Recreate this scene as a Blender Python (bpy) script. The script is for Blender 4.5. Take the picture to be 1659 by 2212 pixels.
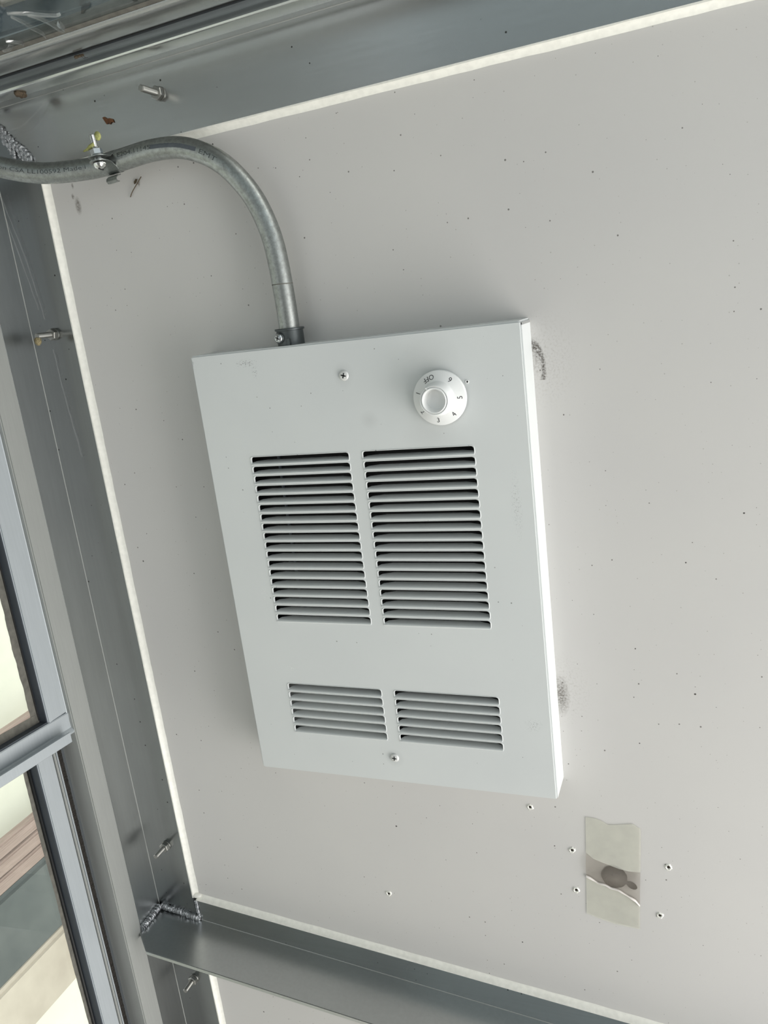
import bpy, bmesh, math, random
from mathutils import Vector, Matrix
random.seed(7)
for o in list(bpy.data.objects): bpy.data.objects.remove(o)
SC = bpy.context.scene
COL = SC.collection
V = Vector

# ------------------------------------------------------------------ camera
cd = bpy.data.cameras.new('camera'); cam = bpy.data.objects.new('camera', cd); COL.objects.link(cam)
cd.sensor_fit = 'VERTICAL'; cd.sensor_height = 24.0; cd.lens = 24.0*1747.87/2212.0
cd.clip_start = 0.01; cd.clip_end = 200
CAM = V((0.43012, -0.65979, 0.02472))
r0 = V((0.92743322, 0.35418289, -0.12009206)); r1 = V((-0.01963725, -0.27455007, -0.96137227)); r2 = V((-0.3734729, 0.89396685, -0.24767168))
m = Matrix.Identity(4)
for i in range(3):
    m[i][0] = r0[i]; m[i][1] = -r1[i]; m[i][2] = -r2[i]; m[i][3] = CAM[i]
cam.matrix_world = m
SC.camera = cam

# ------------------------------------------------------------------ world, light, exposure
w = bpy.data.worlds.new('sky'); SC.world = w; w.use_nodes = True
bg = w.node_tree.nodes['Background']
bg.inputs['Color'].default_value = (0.985, 0.995, 0.99, 1); bg.inputs['Strength'].default_value = 0.95
def area(name, loc, target, sx, sy, power, col):
    l = bpy.data.lights.new(name, 'AREA'); l.shape = 'RECTANGLE'; l.size = sx; l.size_y = sy; l.energy = power; l.color = col
    o = bpy.data.objects.new(name, l); COL.objects.link(o); o.location = loc
    o.rotation_euler = (V(target)-V(loc)).to_track_quat('-Z', 'Y').to_euler()
    return o
area('doorway_daylight', (1.40, -0.42, -0.85), (0.15, -0.20, -0.35), 0.8, 1.6, 22, (1.0, 0.985, 0.965))
sl = bpy.data.lights.new('sun', 'SUN'); sl.energy = 3.4; sl.angle = 0.01; sl.color = (1.0, 0.965, 0.90)
so = bpy.data.objects.new('sun', sl); COL.objects.link(so); so.rotation_euler = V((-0.62, -0.42, -0.60)).to_track_quat('-Z', 'Y').to_euler()
SC.view_settings.view_transform = 'Standard'; SC.view_settings.look = 'None'
SC.view_settings.exposure = 0.11; SC.view_settings.gamma = 1.0; SC.view_settings.use_curve_mapping = False

# ------------------------------------------------------------------ materials
def lin(c):
    f = lambda v: v/12.92 if v <= 0.04045 else ((v+0.055)/1.055)**2.4
    return tuple(f(v/255.0) for v in c)+(1,)
class NT:
    def __init__(s, name):
        s.m = bpy.data.materials.new(name); s.m.use_nodes = True; s.t = s.m.node_tree
        s.b = s.t.nodes['Principled BSDF']; s.out = s.t.nodes['Material Output']; s._o = None; s._xz = None
    def n(s, kind, **kw):
        nd = s.t.nodes.new(kind)
        for k, v in kw.items(): setattr(nd, k, v)
        return nd
    def l(s, a, b): s.t.links.new(a, b)
    def val(s, sock, v):
        if hasattr(v, 'is_linked'): s.l(v, sock)
        else: sock.default_value = v
    def obj(s):
        if s._o is None: s._o = s.n('ShaderNodeTexCoord').outputs['Object']
        return s._o
    def math(s, op, a, b=None, clamp=False):
        nd = s.n('ShaderNodeMath', operation=op, use_clamp=clamp); s.val(nd.inputs[0], a)
        if b is not None: s.val(nd.inputs[1], b)
        return nd.outputs[0]
    def scaled(s, sc):
        nd = s.n('ShaderNodeMapping'); nd.inputs['Scale'].default_value = sc; s.l(s.obj(), nd.inputs['Vector']); return nd.outputs[0]
    def xz(s):
        if s._xz is None:
            a = s.n('ShaderNodeSeparateXYZ'); s.l(s.obj(), a.inputs[0]); c = s.n('ShaderNodeCombineXYZ')
            s.l(a.outputs[0], c.inputs[0]); s.l(a.outputs[2], c.inputs[1]); s._xz = (c.outputs[0], a.outputs[0], a.outputs[2])
        return s._xz
    def noise(s, scale, detail=3, vec=None, rough=0.5):
        nd = s.n('ShaderNodeTexNoise'); nd.inputs['Scale'].default_value = scale; nd.inputs['Detail'].default_value = detail
        nd.inputs['Roughness'].default_value = rough; s.l(vec if vec is not None else s.obj(), nd.inputs['Vector']); return nd.outputs['Fac']
    def ramp(s, fac, a, b, c0=0.0, c1=1.0):
        nd = s.n('ShaderNodeMapRange'); nd.clamp = True; s.val(nd.inputs[0], fac)
        for i, v in enumerate((a, b, c0, c1)): nd.inputs[i+1].default_value = v
        return nd.outputs[0]
    def mix(s, fac, a, b):
        nd = s.n('ShaderNodeMix', data_type='RGBA'); s.val(nd.inputs[0], fac); s.val(nd.inputs[6], a); s.val(nd.inputs[7], b); return nd.outputs[2]
    def specks(s, scale, size, keep):
        # sparse round dirt dots on an upright sheet
        v = s.n('ShaderNodeTexVoronoi', voronoi_dimensions='2D'); v.inputs['Scale'].default_value = scale; s.l(s.xz()[0], v.inputs['Vector'])
        sep = s.n('ShaderNodeSeparateColor'); s.l(v.outputs['Color'], sep.inputs[0])
        r = s.math('MULTIPLY', s.math('POWER', sep.outputs[0], 3.0), size)
        dot = s.math('LESS_THAN', v.outputs['Distance'], r)
        return s.math('MULTIPLY', dot, s.math('LESS_THAN', sep.outputs[1], keep))
    def blob(s, x, z, rx, rz, soft=0.6):
        _, X, Z = s.xz()
        dx = s.math('DIVIDE', s.math('SUBTRACT', X, x), rx); dz = s.math('DIVIDE', s.math('SUBTRACT', Z, z), rz)
        d = s.math('SQRT', s.math('ADD', s.math('MULTIPLY', dx, dx), s.math('MULTIPLY', dz, dz)))
        return s.ramp(d, 1.0, 1.0-soft)
    def ring(s, x, z, rx, rz, width):
        _, X, Z = s.xz()
        dx = s.math('DIVIDE', s.math('SUBTRACT', X, x), rx); dz = s.math('DIVIDE', s.math('SUBTRACT', Z, z), rz)
        d = s.math('SQRT', s.math('ADD', s.math('MULTIPLY', dx, dx), s.math('MULTIPLY', dz, dz)))
        return s.ramp(s.math('ABSOLUTE', s.math('SUBTRACT', d, 1.0)), width, width*0.3)
    def bump(s, h, strength, dist=0.001):
        nd = s.n('ShaderNodeBump'); nd.inputs['Strength'].default_value = strength; nd.inputs['Distance'].default_value = dist
        s.l(h, nd.inputs['Height']); s.l(nd.outputs[0], s.b.inputs['Normal'])
    def set(s, col=None, rough=None, metal=None, **kw):
        if col is not None: s.val(s.b.inputs['Base Color'], col)
        if rough is not None: s.val(s.b.inputs['Roughness'], rough)
        if metal is not None: s.val(s.b.inputs['Metallic'], metal)
        for k, v in kw.items(): s.val(s.b.inputs[k], v)
        return s.m

def simple(name, rgb, rough=0.5, metal=0.0, var=0.06, nscale=40.0):
    t = NT(name); c = lin(rgb); d = tuple(x*(1-var*2) for x in c[:3])+(1,)
    return t.set(t.mix(t.ramp(t.noise(nscale), 0.35, 0.65), c, d), rough, metal)

def wall_paint():
    t = NT('white_panel_paint')
    base = t.mix(t.ramp(t.noise(6.0, 2), 0.3, 0.7), lin((206, 204, 201)), lin((202, 200, 198)))
    d1 = t.specks(62.0, 0.048, 0.40); d2 = t.specks(24.0, 0.023, 0.35); d3 = t.specks(150.0, 0.075, 0.30)
    c = t.mix(t.math('MULTIPLY', d3, 0.35), base, lin((95, 88, 78)))
    c = t.mix(t.math('MULTIPLY', d1, 0.75), c, lin((70, 64, 58)))
    c = t.mix(t.math('MULTIPLY', d2, 0.9), c, lin((48, 44, 40)))
    gr = t.noise(520.0, 4, rough=0.7)
    # soot beside the heater: a hooked smear near its top and a smudge low down
    _, X, Z = t.xz()
    hook = t.math('MULTIPLY', t.ring(0.3005, -0.0405, 0.0078, 0.0185, 0.30), t.math('GREATER_THAN', Z, -0.050))
    hook = t.math('ADD', hook, t.math('MULTIPLY', t.blob(0.303, -0.030, 0.006, 0.017, 0.9), 0.35), True)
    hook = t.math('MULTIPLY', hook, t.ramp(gr, 0.36, 0.58))
    c = t.mix(t.math('MULTIPLY', hook, 0.9), c, lin((52, 44, 36)))
    sm = t.math('MULTIPLY', t.blob(0.3035, -0.332, 0.008, 0.022, 0.85), t.ramp(gr, 0.33, 0.6))
    c = t.mix(t.math('MULTIPLY', sm, 0.85), c, lin((62, 54, 44)))
    halo = t.math('ADD', t.blob(0.306, -0.325, 0.03, 0.04, 1.0), t.blob(0.31, -0.035, 0.03, 0.045, 1.0), True)
    c = t.mix(t.math('MULTIPLY', t.math('MULTIPLY', halo, t.ramp(gr, 0.5, 0.7)), 0.4), c, lin((120, 108, 92)))
    # droppings and dust in the corner under the conduit
    for x, z, rx, rz in ((-0.117, 0.148, 0.004, 0.009), (-0.121, 0.157, 0.002, 0.003), (-0.119, 0.166, 0.0015, 0.003), (-0.045, 0.157, 0.002, 0.004)):
        c = t.mix(t.math('MULTIPLY', t.math('MULTIPLY', t.blob(x, z, rx, rz, 0.6), t.ramp(gr, 0.3, 0.55)), 0.7), c, lin((84, 74, 62)))
    t.bump(t.noise(900.0, 2), 0.04, 0.0004)
    return t.set(c, 0.42)
def heater_paint():
    t = NT('pale_grey_enamel')
    base = t.mix(t.ramp(t.noise(9.0, 2), 0.3, 0.7), lin((216, 219, 218)), lin((211, 214, 214)))
    d1 = t.specks(95.0, 0.065, 0.18)
    c = t.mix(t.math('MULTIPLY', d1, 0.6), base, lin((80, 80, 78)))
    gr = t.noise(800.0, 3, rough=0.7)
    for x, z, rx, rz, s in ((0.056, -0.011, 0.012, 0.004, 0.9), (0.0635, -0.019, 0.003, 0.007, 0.9), (0.0015, -0.006, 0.002, 0.009, 0.7), (0.285, -0.145, 0.005, 0.035, 0.35), (0.284, -0.345, 0.009, 0.008, 0.4)):
        c = t.mix(t.math('MULTIPLY', t.math('MULTIPLY', t.blob(x, z, rx, rz, 0.8), t.ramp(gr, 0.55, 0.62)), s), c, lin((40, 40, 38)))
    for x, z, rx, rz in ((0.0365, -0.228, 0.005, 0.010), (0.054, -0.304, 0.009, 0.006), (0.034, -0.306, 0.002, 0.002)):
        c = t.mix(t.math('MULTIPLY', t.blob(x, z, rx, rz, 0.8), t.ramp(gr, 0.60, 0.66)), c, lin((245, 246, 244)))
    # soft shadow painted around the dial and screws, and a round rub mark
    for x, z, rx, rz, s in ((0.224, -0.026, 0.026, 0.03, 0.16), (0.2225, -0.083, 0.03, 0.02, 0.10), (0.1478, -0.029, 0.010, 0.012, 0.15), (0.1485, -0.391, 0.010, 0.010, 0.22), (0.1655, -0.068, 0.009, 0.009, 0.12)):
        c = t.mix(t.math('MULTIPLY', t.blob(x, z, rx, rz, 1.0), s), c, lin((96, 96, 92)))
    t.bump(t.noise(1100.0, 2), 0.05, 0.0004)
    return t.set(c, 0.45)
def alum(name, rgb, rough=0.33, streak=(3, 60, 60), specks=False, metal=1.0):
    t = NT(name); c = lin(rgb); d = tuple(x*0.95 for x in c[:3])+(1,)
    s = t.noise(9.0, 2, t.scaled(streak)); cl = t.noise(7.0, 3)
    k = t.mix(t.ramp(s, 0.3, 0.7), c, d); k = t.mix(t.math('MULTIPLY', t.ramp(cl, 0.45, 0.75), 0.25), k, tuple(x*0.7 for x in c[:3])+(1,))
    if specks: k = t.mix(t.math('MULTIPLY', t.specks(70.0, 0.065, 0.35), 0.85), k, lin((30, 28, 25)))
    return t.set(k, t.ramp(cl, 0.3, 0.7, rough-0.02, rough+0.03), metal)
def galv():
    t = NT('galvanised_steel')
    v = t.noise(260.0, 5, rough=0.75); g = t.noise(45.0, 3)
    c = t.mix(t.ramp(v, 0.35, 0.68), lin((178, 182, 180)), lin((146, 149, 146)))
    c = t.mix(t.math('MULTIPLY', t.ramp(g, 0.5, 0.75), 0.25), c, lin((128, 128, 122)))
    t.bump(v, 0.12, 0.0004)
    return t.set(c, t.ramp(v, 0.3, 0.7, 0.30, 0.50), 1.0)
def weld():
    t = NT('weld_metal'); v = t.noise(420.0, 4, rough=0.7); t.bump(v, 0.6, 0.001)
    return t.set(t.mix(t.ramp(v, 0.3, 0.7), lin((205, 207, 210)), lin((150, 152, 155))), 0.42, 1.0)
def glass(name, tint=(1, 1, 1), extra=0.0, rough=0.0):
    t = NT(name); tr = t.n('ShaderNodeBsdfTransparent'); tr.inputs[0].default_value = tint+(1,)
    gl = t.n('ShaderNodeBsdfGlossy'); gl.inputs['Roughness'].default_value = rough
    fr = t.n('ShaderNodeLayerWeight'); fr.inputs[0].default_value = 0.5
    sch = t.math('ADD', t.math('MULTIPLY', t.math('POWER', fr.outputs['Facing'], 5.0), 0.96), 0.04+extra, True)
    mx = t.n('ShaderNodeMixShader'); t.l(sch, mx.inputs[0]); t.l(tr.outputs[0], mx.inputs[1]); t.l(gl.outputs[0], mx.inputs[2])
    t.l(mx.outputs[0], t.out.inputs[0]); return t.m
def tape_mat():
    t = NT('clear_tape'); tr = t.n('ShaderNodeBsdfTransparent'); tr.inputs[0].default_value = (0.97, 0.97, 0.93, 1)
    df = t.n('ShaderNodeBsdfDiffuse')
    t.val(df.inputs[0], t.mix(t.ramp(t.noise(60.0, 3), 0.35, 0.65), lin((224, 223, 212)), lin((214, 213, 203))))
    gl = t.n('ShaderNodeBsdfGlossy'); gl.inputs['Roughness'].default_value = 0.25
    m1 = t.n('ShaderNodeMixShader'); m1.inputs[0].default_value = 0.55; t.l(tr.outputs[0], m1.inputs[1]); t.l(df.outputs[0], m1.inputs[2])
    m2 = t.n('ShaderNodeMixShader'); m2.inputs[0].default_value = 0.04; t.l(m1.outputs[0], m2.inputs[1]); t.l(gl.outputs[0], m2.inputs[2])
    t.l(m2.outputs[0], t.out.inputs[0]); return t.m
def loose_mat():
    t = NT('shaded_dusty_tape'); tr = t.n('ShaderNodeBsdfTransparent'); tr.inputs[0].default_value = (0.93, 0.91, 0.88, 1)  # grey paints the shade on the loose band, with dust around the hole
    df = t.n('ShaderNodeBsdfDiffuse'); df.inputs[0].default_value = lin((150, 143, 135))
    halo = t.blob(0.3425, -0.5175, 0.024, 0.014, 1.0); mx = t.n('ShaderNodeMixShader')
    t.l(t.ramp(t.math('ADD', halo, t.math('MULTIPLY', t.noise(130.0, 3), 0.3)), 0.0, 1.2, 0.22, 0.72), mx.inputs[0]); t.l(tr.outputs[0], mx.inputs[1]); t.l(df.outputs[0], mx.inputs[2])
    t.l(mx.outputs[0], t.out.inputs[0]); return t.m
def film_mat(name, dens, rough=0.15):
    t = NT(name); tr = t.n('ShaderNodeBsdfTransparent')
    gl = t.n('ShaderNodeBsdfGlossy'); gl.inputs['Roughness'].default_value = rough
    df = t.n('ShaderNodeBsdfTranslucent'); df.inputs[0].default_value = (0.8, 0.82, 0.82, 1)
    m1 = t.n('ShaderNodeMixShader'); m1.inputs[0].default_value = 0.5; t.l(gl.outputs[0], m1.inputs[1]); t.l(df.outputs[0], m1.inputs[2])
    m2 = t.n('ShaderNodeMixShader'); m2.inputs[0].default_value = dens; t.l(tr.outputs[0], m2.inputs[1]); t.l(m1.outputs[0], m2.inputs[2])
    t.l(m2.outputs[0], t.out.inputs[0]); return t.m
def wood():
    t = NT('weathered_timber'); s = t.noise(16.0, 5, t.scaled((6, 0.8, 30)), 0.6)
    return t.set(t.mix(t.ramp(s, 0.3, 0.7), lin((166, 150, 143)), lin((134, 119, 112))), 0.8)
def stone(name, a, b, scale=9.0, rough=0.85):
    t = NT(name); s = t.noise(scale, 5, rough=0.65)
    return t.set(t.mix(t.ramp(s, 0.3, 0.7), lin(a), lin(b)), rough)
MW = wall_paint(); MH = heater_paint()
M_AL = alum('mill_aluminium', (182, 184, 183), 0.25, (2, 40, 40), True)
M_AL_SHADED = alum('mill_aluminium_shaded', (148, 151, 151), 0.22, (40, 40, 2), True)  # same metal on the left flange, darkened to carry its shade
M_AL_LIT = alum('mill_aluminium_lit', (194, 197, 197), 0.30, (30, 30, 3))  # same metal on the legs, lightened to stand in for light on them
M_FRAME = alum('grey_window_aluminium', (164, 166, 163), 0.5, (60, 60, 3), False, 0.35)
M_SASH = alum('silver_sash_aluminium', (178, 184, 188), 0.45, (60, 60, 3), False, 0.3)
M_DARKAL = alum('dark_channel_aluminium', (112, 117, 121), 0.38, (3, 60, 60), False, 0.8)
M_BEAD = simple('cream_sealant', (240, 239, 231), 0.5, 0, 0.04, 200)
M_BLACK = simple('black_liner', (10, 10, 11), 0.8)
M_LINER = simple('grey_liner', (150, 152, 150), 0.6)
M_GASKET = simple('slate_rubber_gasket', (62, 68, 75), 0.5)
M_GASKET2 = simple('brown_grey_glazing_putty', (104, 102, 95), 0.8, 0, 0.15, 150)
M_RUBBER = simple('black_rubber', (18, 19, 20), 0.6)
M_PILE = simple('dark_brown_pile', (44, 40, 35), 0.95, 0, 0.3, 900)
M_GALV = galv(); M_WELD = weld()
M_ZINC = alum('bright_zinc', (205, 208, 210), 0.25, (60, 60, 60))
M_STRIP = alum('bright_anodised_strip', (222, 225, 224), 0.22, (3, 60, 60))
M_DULL = alum('dull_plated_steel', (158, 158, 154), 0.42, (60, 60, 60))
M_DZINC = alum('dull_die_cast_zinc', (92, 97, 98), 0.45, (60, 60, 60), False, 0.8)
M_CHROME = alum('nickel_plate', (235, 235, 232), 0.12, (60, 60, 60))
M_WHITE = simple('white_plastic', (236, 237, 236), 0.35, 0, 0.01)
M_SCREW = simple('white_painted_screw', (226, 226, 224), 0.4, 0.2, 0.05, 300)
M_INK = simple('dark_grey_ink', (42, 42, 44), 0.7)
M_INK2 = simple('faded_ink', (74, 80, 80), 0.7, 0, 0.2, 600)
M_BAR = simple('slate_ink_bar', (82, 88, 94), 0.6, 0, 0.1, 300)
M_HOLE = simple('dark_hole', (44, 34, 26), 0.9, 0, 0.2, 500)
M_CABLE = stone('dusty_dark_hole', (70, 64, 56), (46, 41, 35), 120.0)
M_GLASS = glass('window_glass', (0.95, 0.97, 0.96)); M_GLASST = glass('tinted_skylight_glass', (0.80, 0.86, 0.88), 0.02)
M_TAPE = tape_mat(); M_FILM = film_mat('wrinkled_clear_film', 0.35); M_CREASE = film_mat('tape_crease', 0.8, 0.3); M_WEB = film_mat('cobweb_silk', 0.10, 0.6)
M_WOOD = wood(); M_CONC = stone('blue_grey_concrete', (98, 105, 105), (78, 86, 87), 7.0); M_BEIGE = stone('beige_stone', (196, 190, 178), (168, 161, 150), 5.0)
M_PAVE = stone('pale_paving', (246, 244, 238), (234, 232, 223), 4.0); M_GREEN = stone('pale_green_render', (228, 230, 218), (206, 210, 198), 3.0)
M_SLATE = simple('slate_blue_steel', (88, 98, 104), 0.5, 0.3); M_BROWN = simple('grey_brown_board', (128, 122, 114), 0.8); M_TAN = simple('tan_board', (168, 164, 148), 0.8)
M_FLOOR = stone('dark_floor', (112, 112, 110), (92, 92, 90))
M_FRONT = simple('charcoal_panel', (84, 86, 86), 0.6); M_LEAF = simple('dry_leaf', (112, 74, 46), 0.8, 0, 0.2, 400)
M_YELLOW = simple('yellow_silk', (176, 178, 112), 0.8, 0, 0.2, 600); M_BUG = simple('brown_insect', (96, 82, 64), 0.8, 0, 0.3, 800); M_TWIG = simple('brown_twig', (88, 76, 58), 0.9)
M_WING = film_mat('insect_wing', 0.5)

# ------------------------------------------------------------------ builders
def tag(o, label=None, cat=None, group=None, kind=None):
    for k, v in (('label', label), ('category', cat), ('group', group), ('kind', kind)):
        if v: o[k] = v
    return o
def empty(name, loc=(0, 0, 0)):
    o = bpy.data.objects.new(name, None); COL.objects.link(o); o.location = loc; o.empty_display_size = 0.01; return o
def link(name, me, parent=None):
    o = bpy.data.objects.new(name, me); COL.objects.link(o)
    if parent is not None:
        o.parent = parent
        base = V((0, 0, 0)); q = parent
        while q is not None: base += q.location; q = q.parent
        o.location = -base
    return o
def done(name, bm, mat, parent=None, smooth=False, bevel=0.0, seg=2):
    if bevel: bmesh.ops.bevel(bm, geom=bm.edges[:], offset=bevel, segments=seg, affect='EDGES', clamp_overlap=True)
    bmesh.ops.recalc_face_normals(bm, faces=bm.faces[:])
    me = bpy.data.meshes.new(name); bm.to_mesh(me); bm.free()
    for mt in (mat if isinstance(mat, (list, tuple)) else [mat]): me.materials.append(mt)
    if smooth:
        for p in me.polygons: p.use_smooth = True
        if smooth != 'all': me.set_sharp_from_angle(angle=math.radians(smooth if smooth is not True else 40))
    return link(name, me, parent)
def box(bm, x0, x1, y0, y1, z0, z1):
    return hexa(bm, [(x0, y0, z0), (x1, y0, z0), (x1, y1, z0), (x0, y1, z0), (x0, y0, z1), (x1, y0, z1), (x1, y1, z1), (x0, y1, z1)])
def hexa(bm, c):
    v = [bm.verts.new(p) for p in c]
    for f in ((0, 1, 2, 3), (4, 7, 6, 5), (0, 4, 5, 1), (1, 5, 6, 2), (2, 6, 7, 3), (3, 7, 4, 0)): bm.faces.new([v[i] for i in f])
    return v
def boxo(name, mat, parent, x0, x1, y0, y1, z0, z1, bevel=0.0008, seg=2):
    bm = bmesh.new(); box(bm, x0, x1, y0, y1, z0, z1); return done(name, bm, mat, parent, 30 if bevel else False, bevel, seg)
def frames(pts):
    T = []
    for i in range(len(pts)):
        a = pts[max(i-1, 0)]; b = pts[min(i+1, len(pts)-1)]; T.append((b-a).normalized())
    n = T[0].orthogonal().normalized(); out = []
    for t in T:
        n = (n-t*n.dot(t)).normalized(); out.append((t, n, t.cross(n)))
    return out
def tube(bm, pts, rad, n=12, cap=True):
    pts = [V(p) for p in pts]; fr = frames(pts); rings = []
    for i, p in enumerate(pts):
        r = rad(i) if callable(rad) else rad
        rings.append([bm.verts.new(p+(fr[i][1]*math.cos(2*math.pi*k/n)+fr[i][2]*math.sin(2*math.pi*k/n))*r) for k in range(n)])
    for a, b in zip(rings, rings[1:]):
        for k in range(n): bm.faces.new((a[k], a[(k+1) % n], b[(k+1) % n], b[k]))
    if cap: bm.faces.new(rings[0][::-1]); bm.faces.new(rings[-1])
def lathe(bm, prof, o, ax, n=32):
    # prof: (radius, height) along ax from o
    ax = V(ax).normalized(); u = ax.orthogonal().normalized(); v = ax.cross(u); rings = []
    for r, h in prof:
        if r < 1e-6: rings.append([bm.verts.new(V(o)+ax*h)])
        else: rings.append([bm.verts.new(V(o)+ax*h+(u*math.cos(2*math.pi*k/n)+v*math.sin(2*math.pi*k/n))*r) for k in range(n)])
    for a, b in zip(rings, rings[1:]):
        for k in range(n):
            q = (k+1) % n
            if len(a) == 1 and len(b) == 1: continue
            if len(a) == 1: bm.faces.new((a[0], b[q], b[k]))
            elif len(b) == 1: bm.faces.new((a[k], a[q], b[0]))
            else: bm.faces.new((a[k], a[q], b[q], b[k]))
def prism(bm, prof, p0, p1, u, v):
    # 2-D profile (a along u, b along v) swept straight from p0 to p1
    p0, p1, u, v = V(p0), V(p1), V(u), V(v)
    A = [bm.verts.new(p0+u*a+v*b) for a, b in prof]; B = [bm.verts.new(p1+u*a+v*b) for a, b in prof]; n = len(prof)
    for k in range(n): bm.faces.new((A[k], A[(k+1) % n], B[(k+1) % n], B[k]))
    bm.faces.new(A[::-1]); bm.faces.new(B)
def spline(P, per=8):
    P = [V(p) for p in P]; out = []
    for i in range(len(P)-1):
        a, b, c, d = P[max(i-1, 0)], P[i], P[i+1], P[min(i+2, len(P)-1)]
        for k in range(per):
            t = k/per; out.append(0.5*((2*b)+(c-a)*t+(2*a-5*b+4*c-d)*t*t+(3*b-a-3*c+d)*t**3))
    out.append(P[-1]); return out
_tx = {}
def text_mesh(s, size):
    cu = bpy.data.curves.new('txt', 'FONT'); cu.body = s; cu.size = size; cu.align_x = 'LEFT'; cu.align_y = 'BOTTOM_BASELINE'; cu.resolution_u = 3
    o = bpy.data.objects.new('txt', cu); COL.objects.link(o)
    dg = bpy.context.evaluated_depsgraph_get(); me = bpy.data.meshes.new_from_object(o.evaluated_get(dg))
    vs = [v.co.copy() for v in me.vertices]; fs = [tuple(p.vertices) for p in me.polygons]
    bpy.data.objects.remove(o); bpy.data.curves.remove(cu); bpy.data.meshes.remove(me)
    return vs, fs

# ------------------------------------------------------------------ the setting: wall, angle frame, windows
def zt0(x): return 0.1869+0.0155*x       # lower edge of the top flange
def zt1(x): return 0.2479+0.0205*x       # inner ridge of the top angle
def zb0(x): return -0.6393-0.100*x       # upper edge of the sealant above the bottom angle
def zb1(x): return -0.6733-0.105*x       # ridge of the bottom angle
XL, XF = -0.2025, -0.1495
XR = 1.15

wall = boxo('wall_back', MW, None, -0.24, XR, 0.0, 0.02, -1.75, 0.30, 0.0)
tag(wall, 'white painted metal panel behind the heater, speckled with dirt', 'wall', None, 'structure')
holes = [(0.2661, -0.4519), (0.3030, -0.4938), (0.3042, -0.5381), (0.3890, -0.4982), (0.3796, -0.5523), (0.1055, -0.5791)]
for x, z in holes:
    bm = bmesh.new(); rr = 0.0019; n = 18; rnd = [random.uniform(0.8, 1.2) for _ in range(n)]
    rings = []
    for r, h in ((1.75, 0.0), (1.5, 0.0007), (1.15, 0.0010), (0.9, 0.0004), (0.75, 0.0001)):
        rings.append([bm.verts.new((x+rr*r*rnd[k]*math.cos(2*math.pi*k/n), -h, z+rr*r*rnd[k]*math.sin(2*math.pi*k/n))) for k in range(n)])
    for a, b in zip(rings, rings[1:]):
        for k in range(n): bm.faces.new((a[k], a[(k+1) % n], b[(k+1) % n], b[k]))
    f = bm.faces.new(rings[-1]); f.material_index = 1
    me_o = done('screw_hole', bm, [M_BEAD, M_HOLE], wall, 60)
bm = bmesh.new(); n = 40
ring = [bm.verts.new((0.3405+0.0116*math.cos(2*math.pi*k/n)*(1+0.03*math.sin(7*k)), -0.0005, -0.5168+0.0122*math.sin(2*math.pi*k/n)*(1+0.03*math.cos(5*k)))) for k in range(n)]
ring2 = [bm.verts.new((v.co.x*0.98+0.3405*0.02, 0.0, v.co.z*0.98-0.5168*0.02)) for v in ring]
for k in range(n): bm.faces.new((ring[k], ring[(k+1) % n], ring2[(k+1) % n], ring2[k]))
bm.faces.new(ring); done('cable_hole', bm, M_CABLE, wall)
bm = bmesh.new(); n = 20
bm.faces.new([bm.verts.new((0.3560+0.0048*math.cos(2*math.pi*k/n), -0.0005, -0.5235-0.3*0.0048*math.cos(2*math.pi*k/n)+0.004*math.sin(2*math.pi*k/n))) for k in range(n)])
done('cable_hole_slot', bm, M_CABLE, wall)

# left upright angle
t1 = empty('trim_1', (XL, 0, -0.6)); tag(t1, 'upright mill aluminium angle along the left edge of the panel', 'frame angle', None, 'structure')
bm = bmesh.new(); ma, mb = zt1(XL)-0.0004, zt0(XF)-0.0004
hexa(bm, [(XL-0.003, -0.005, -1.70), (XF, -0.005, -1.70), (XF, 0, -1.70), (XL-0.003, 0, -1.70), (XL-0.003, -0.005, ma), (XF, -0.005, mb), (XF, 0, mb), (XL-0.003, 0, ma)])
done('flange', bm, M_AL_SHADED, t1, 30, 0.0005)
boxo('leg', M_AL_LIT, t1, XL-0.005, XL, -0.0425, 0, -1.70, 0.30, 0.0006)
FIL = [(0, 0), (0.0054, 0.0), (0.0036, 0.0008), (0.0021, 0.0022), (0.0011, 0.0040), (0.0005, 0.0056), (-0.0007, 0.0056), (-0.0007, 0.0040), (0, 0.004)]
def wob(bm, pts, u, v, amp=0.0003):
    # sealant fillet with a slightly wavy surface along a polyline
    pts = [V(p) for p in pts]; rings = []
    for p in pts: rings.append([bm.verts.new(p+V(u)*(a+random.uniform(-amp, amp)*(1 if a > 0.0001 else 0))+V(v)*b) for a, b in FIL])
    for A, B in zip(rings, rings[1:]):
        for k in range(len(FIL)): bm.faces.new((A[k], A[(k+1) % len(FIL)], B[(k+1) % len(FIL)], B[k]))
    bm.faces.new(rings[0]); bm.faces.new(rings[-1])
def lerp(a, b, n): return [V(a).lerp(V(b), i/n) for i in range(n+1)]
bm = bmesh.new(); wob(bm, lerp((XF, 0, 0.188), (XF, 0, -0.628), 70), (1, 0, 0), (0, -1, 0)); done('sealant_bead', bm, M_BEAD, t1, 60)
bm = bmesh.new(); wob(bm, lerp((XF, 0, -0.695), (XF, 0, -1.6), 60), (1, 0, 0), (0, -1, 0)); done('sealant_bead', bm, M_BEAD, t1, 60)
COVE = [(-0.0005, -0.0005), (0.0006, -0.0005), (0.0006, 0.00003), (0.0003, 0.0001), (0.0001, 0.0003), (0.00003, 0.0006), (-0.0005, 0.0006)]
bm = bmesh.new(); prism(bm, COVE, (XL, -0.005, -1.7), (XL, -0.005, 0.243), (1, 0, 0), (0, -1, 0)); done('inner_fillet', bm, M_FRAME, t1)
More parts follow.
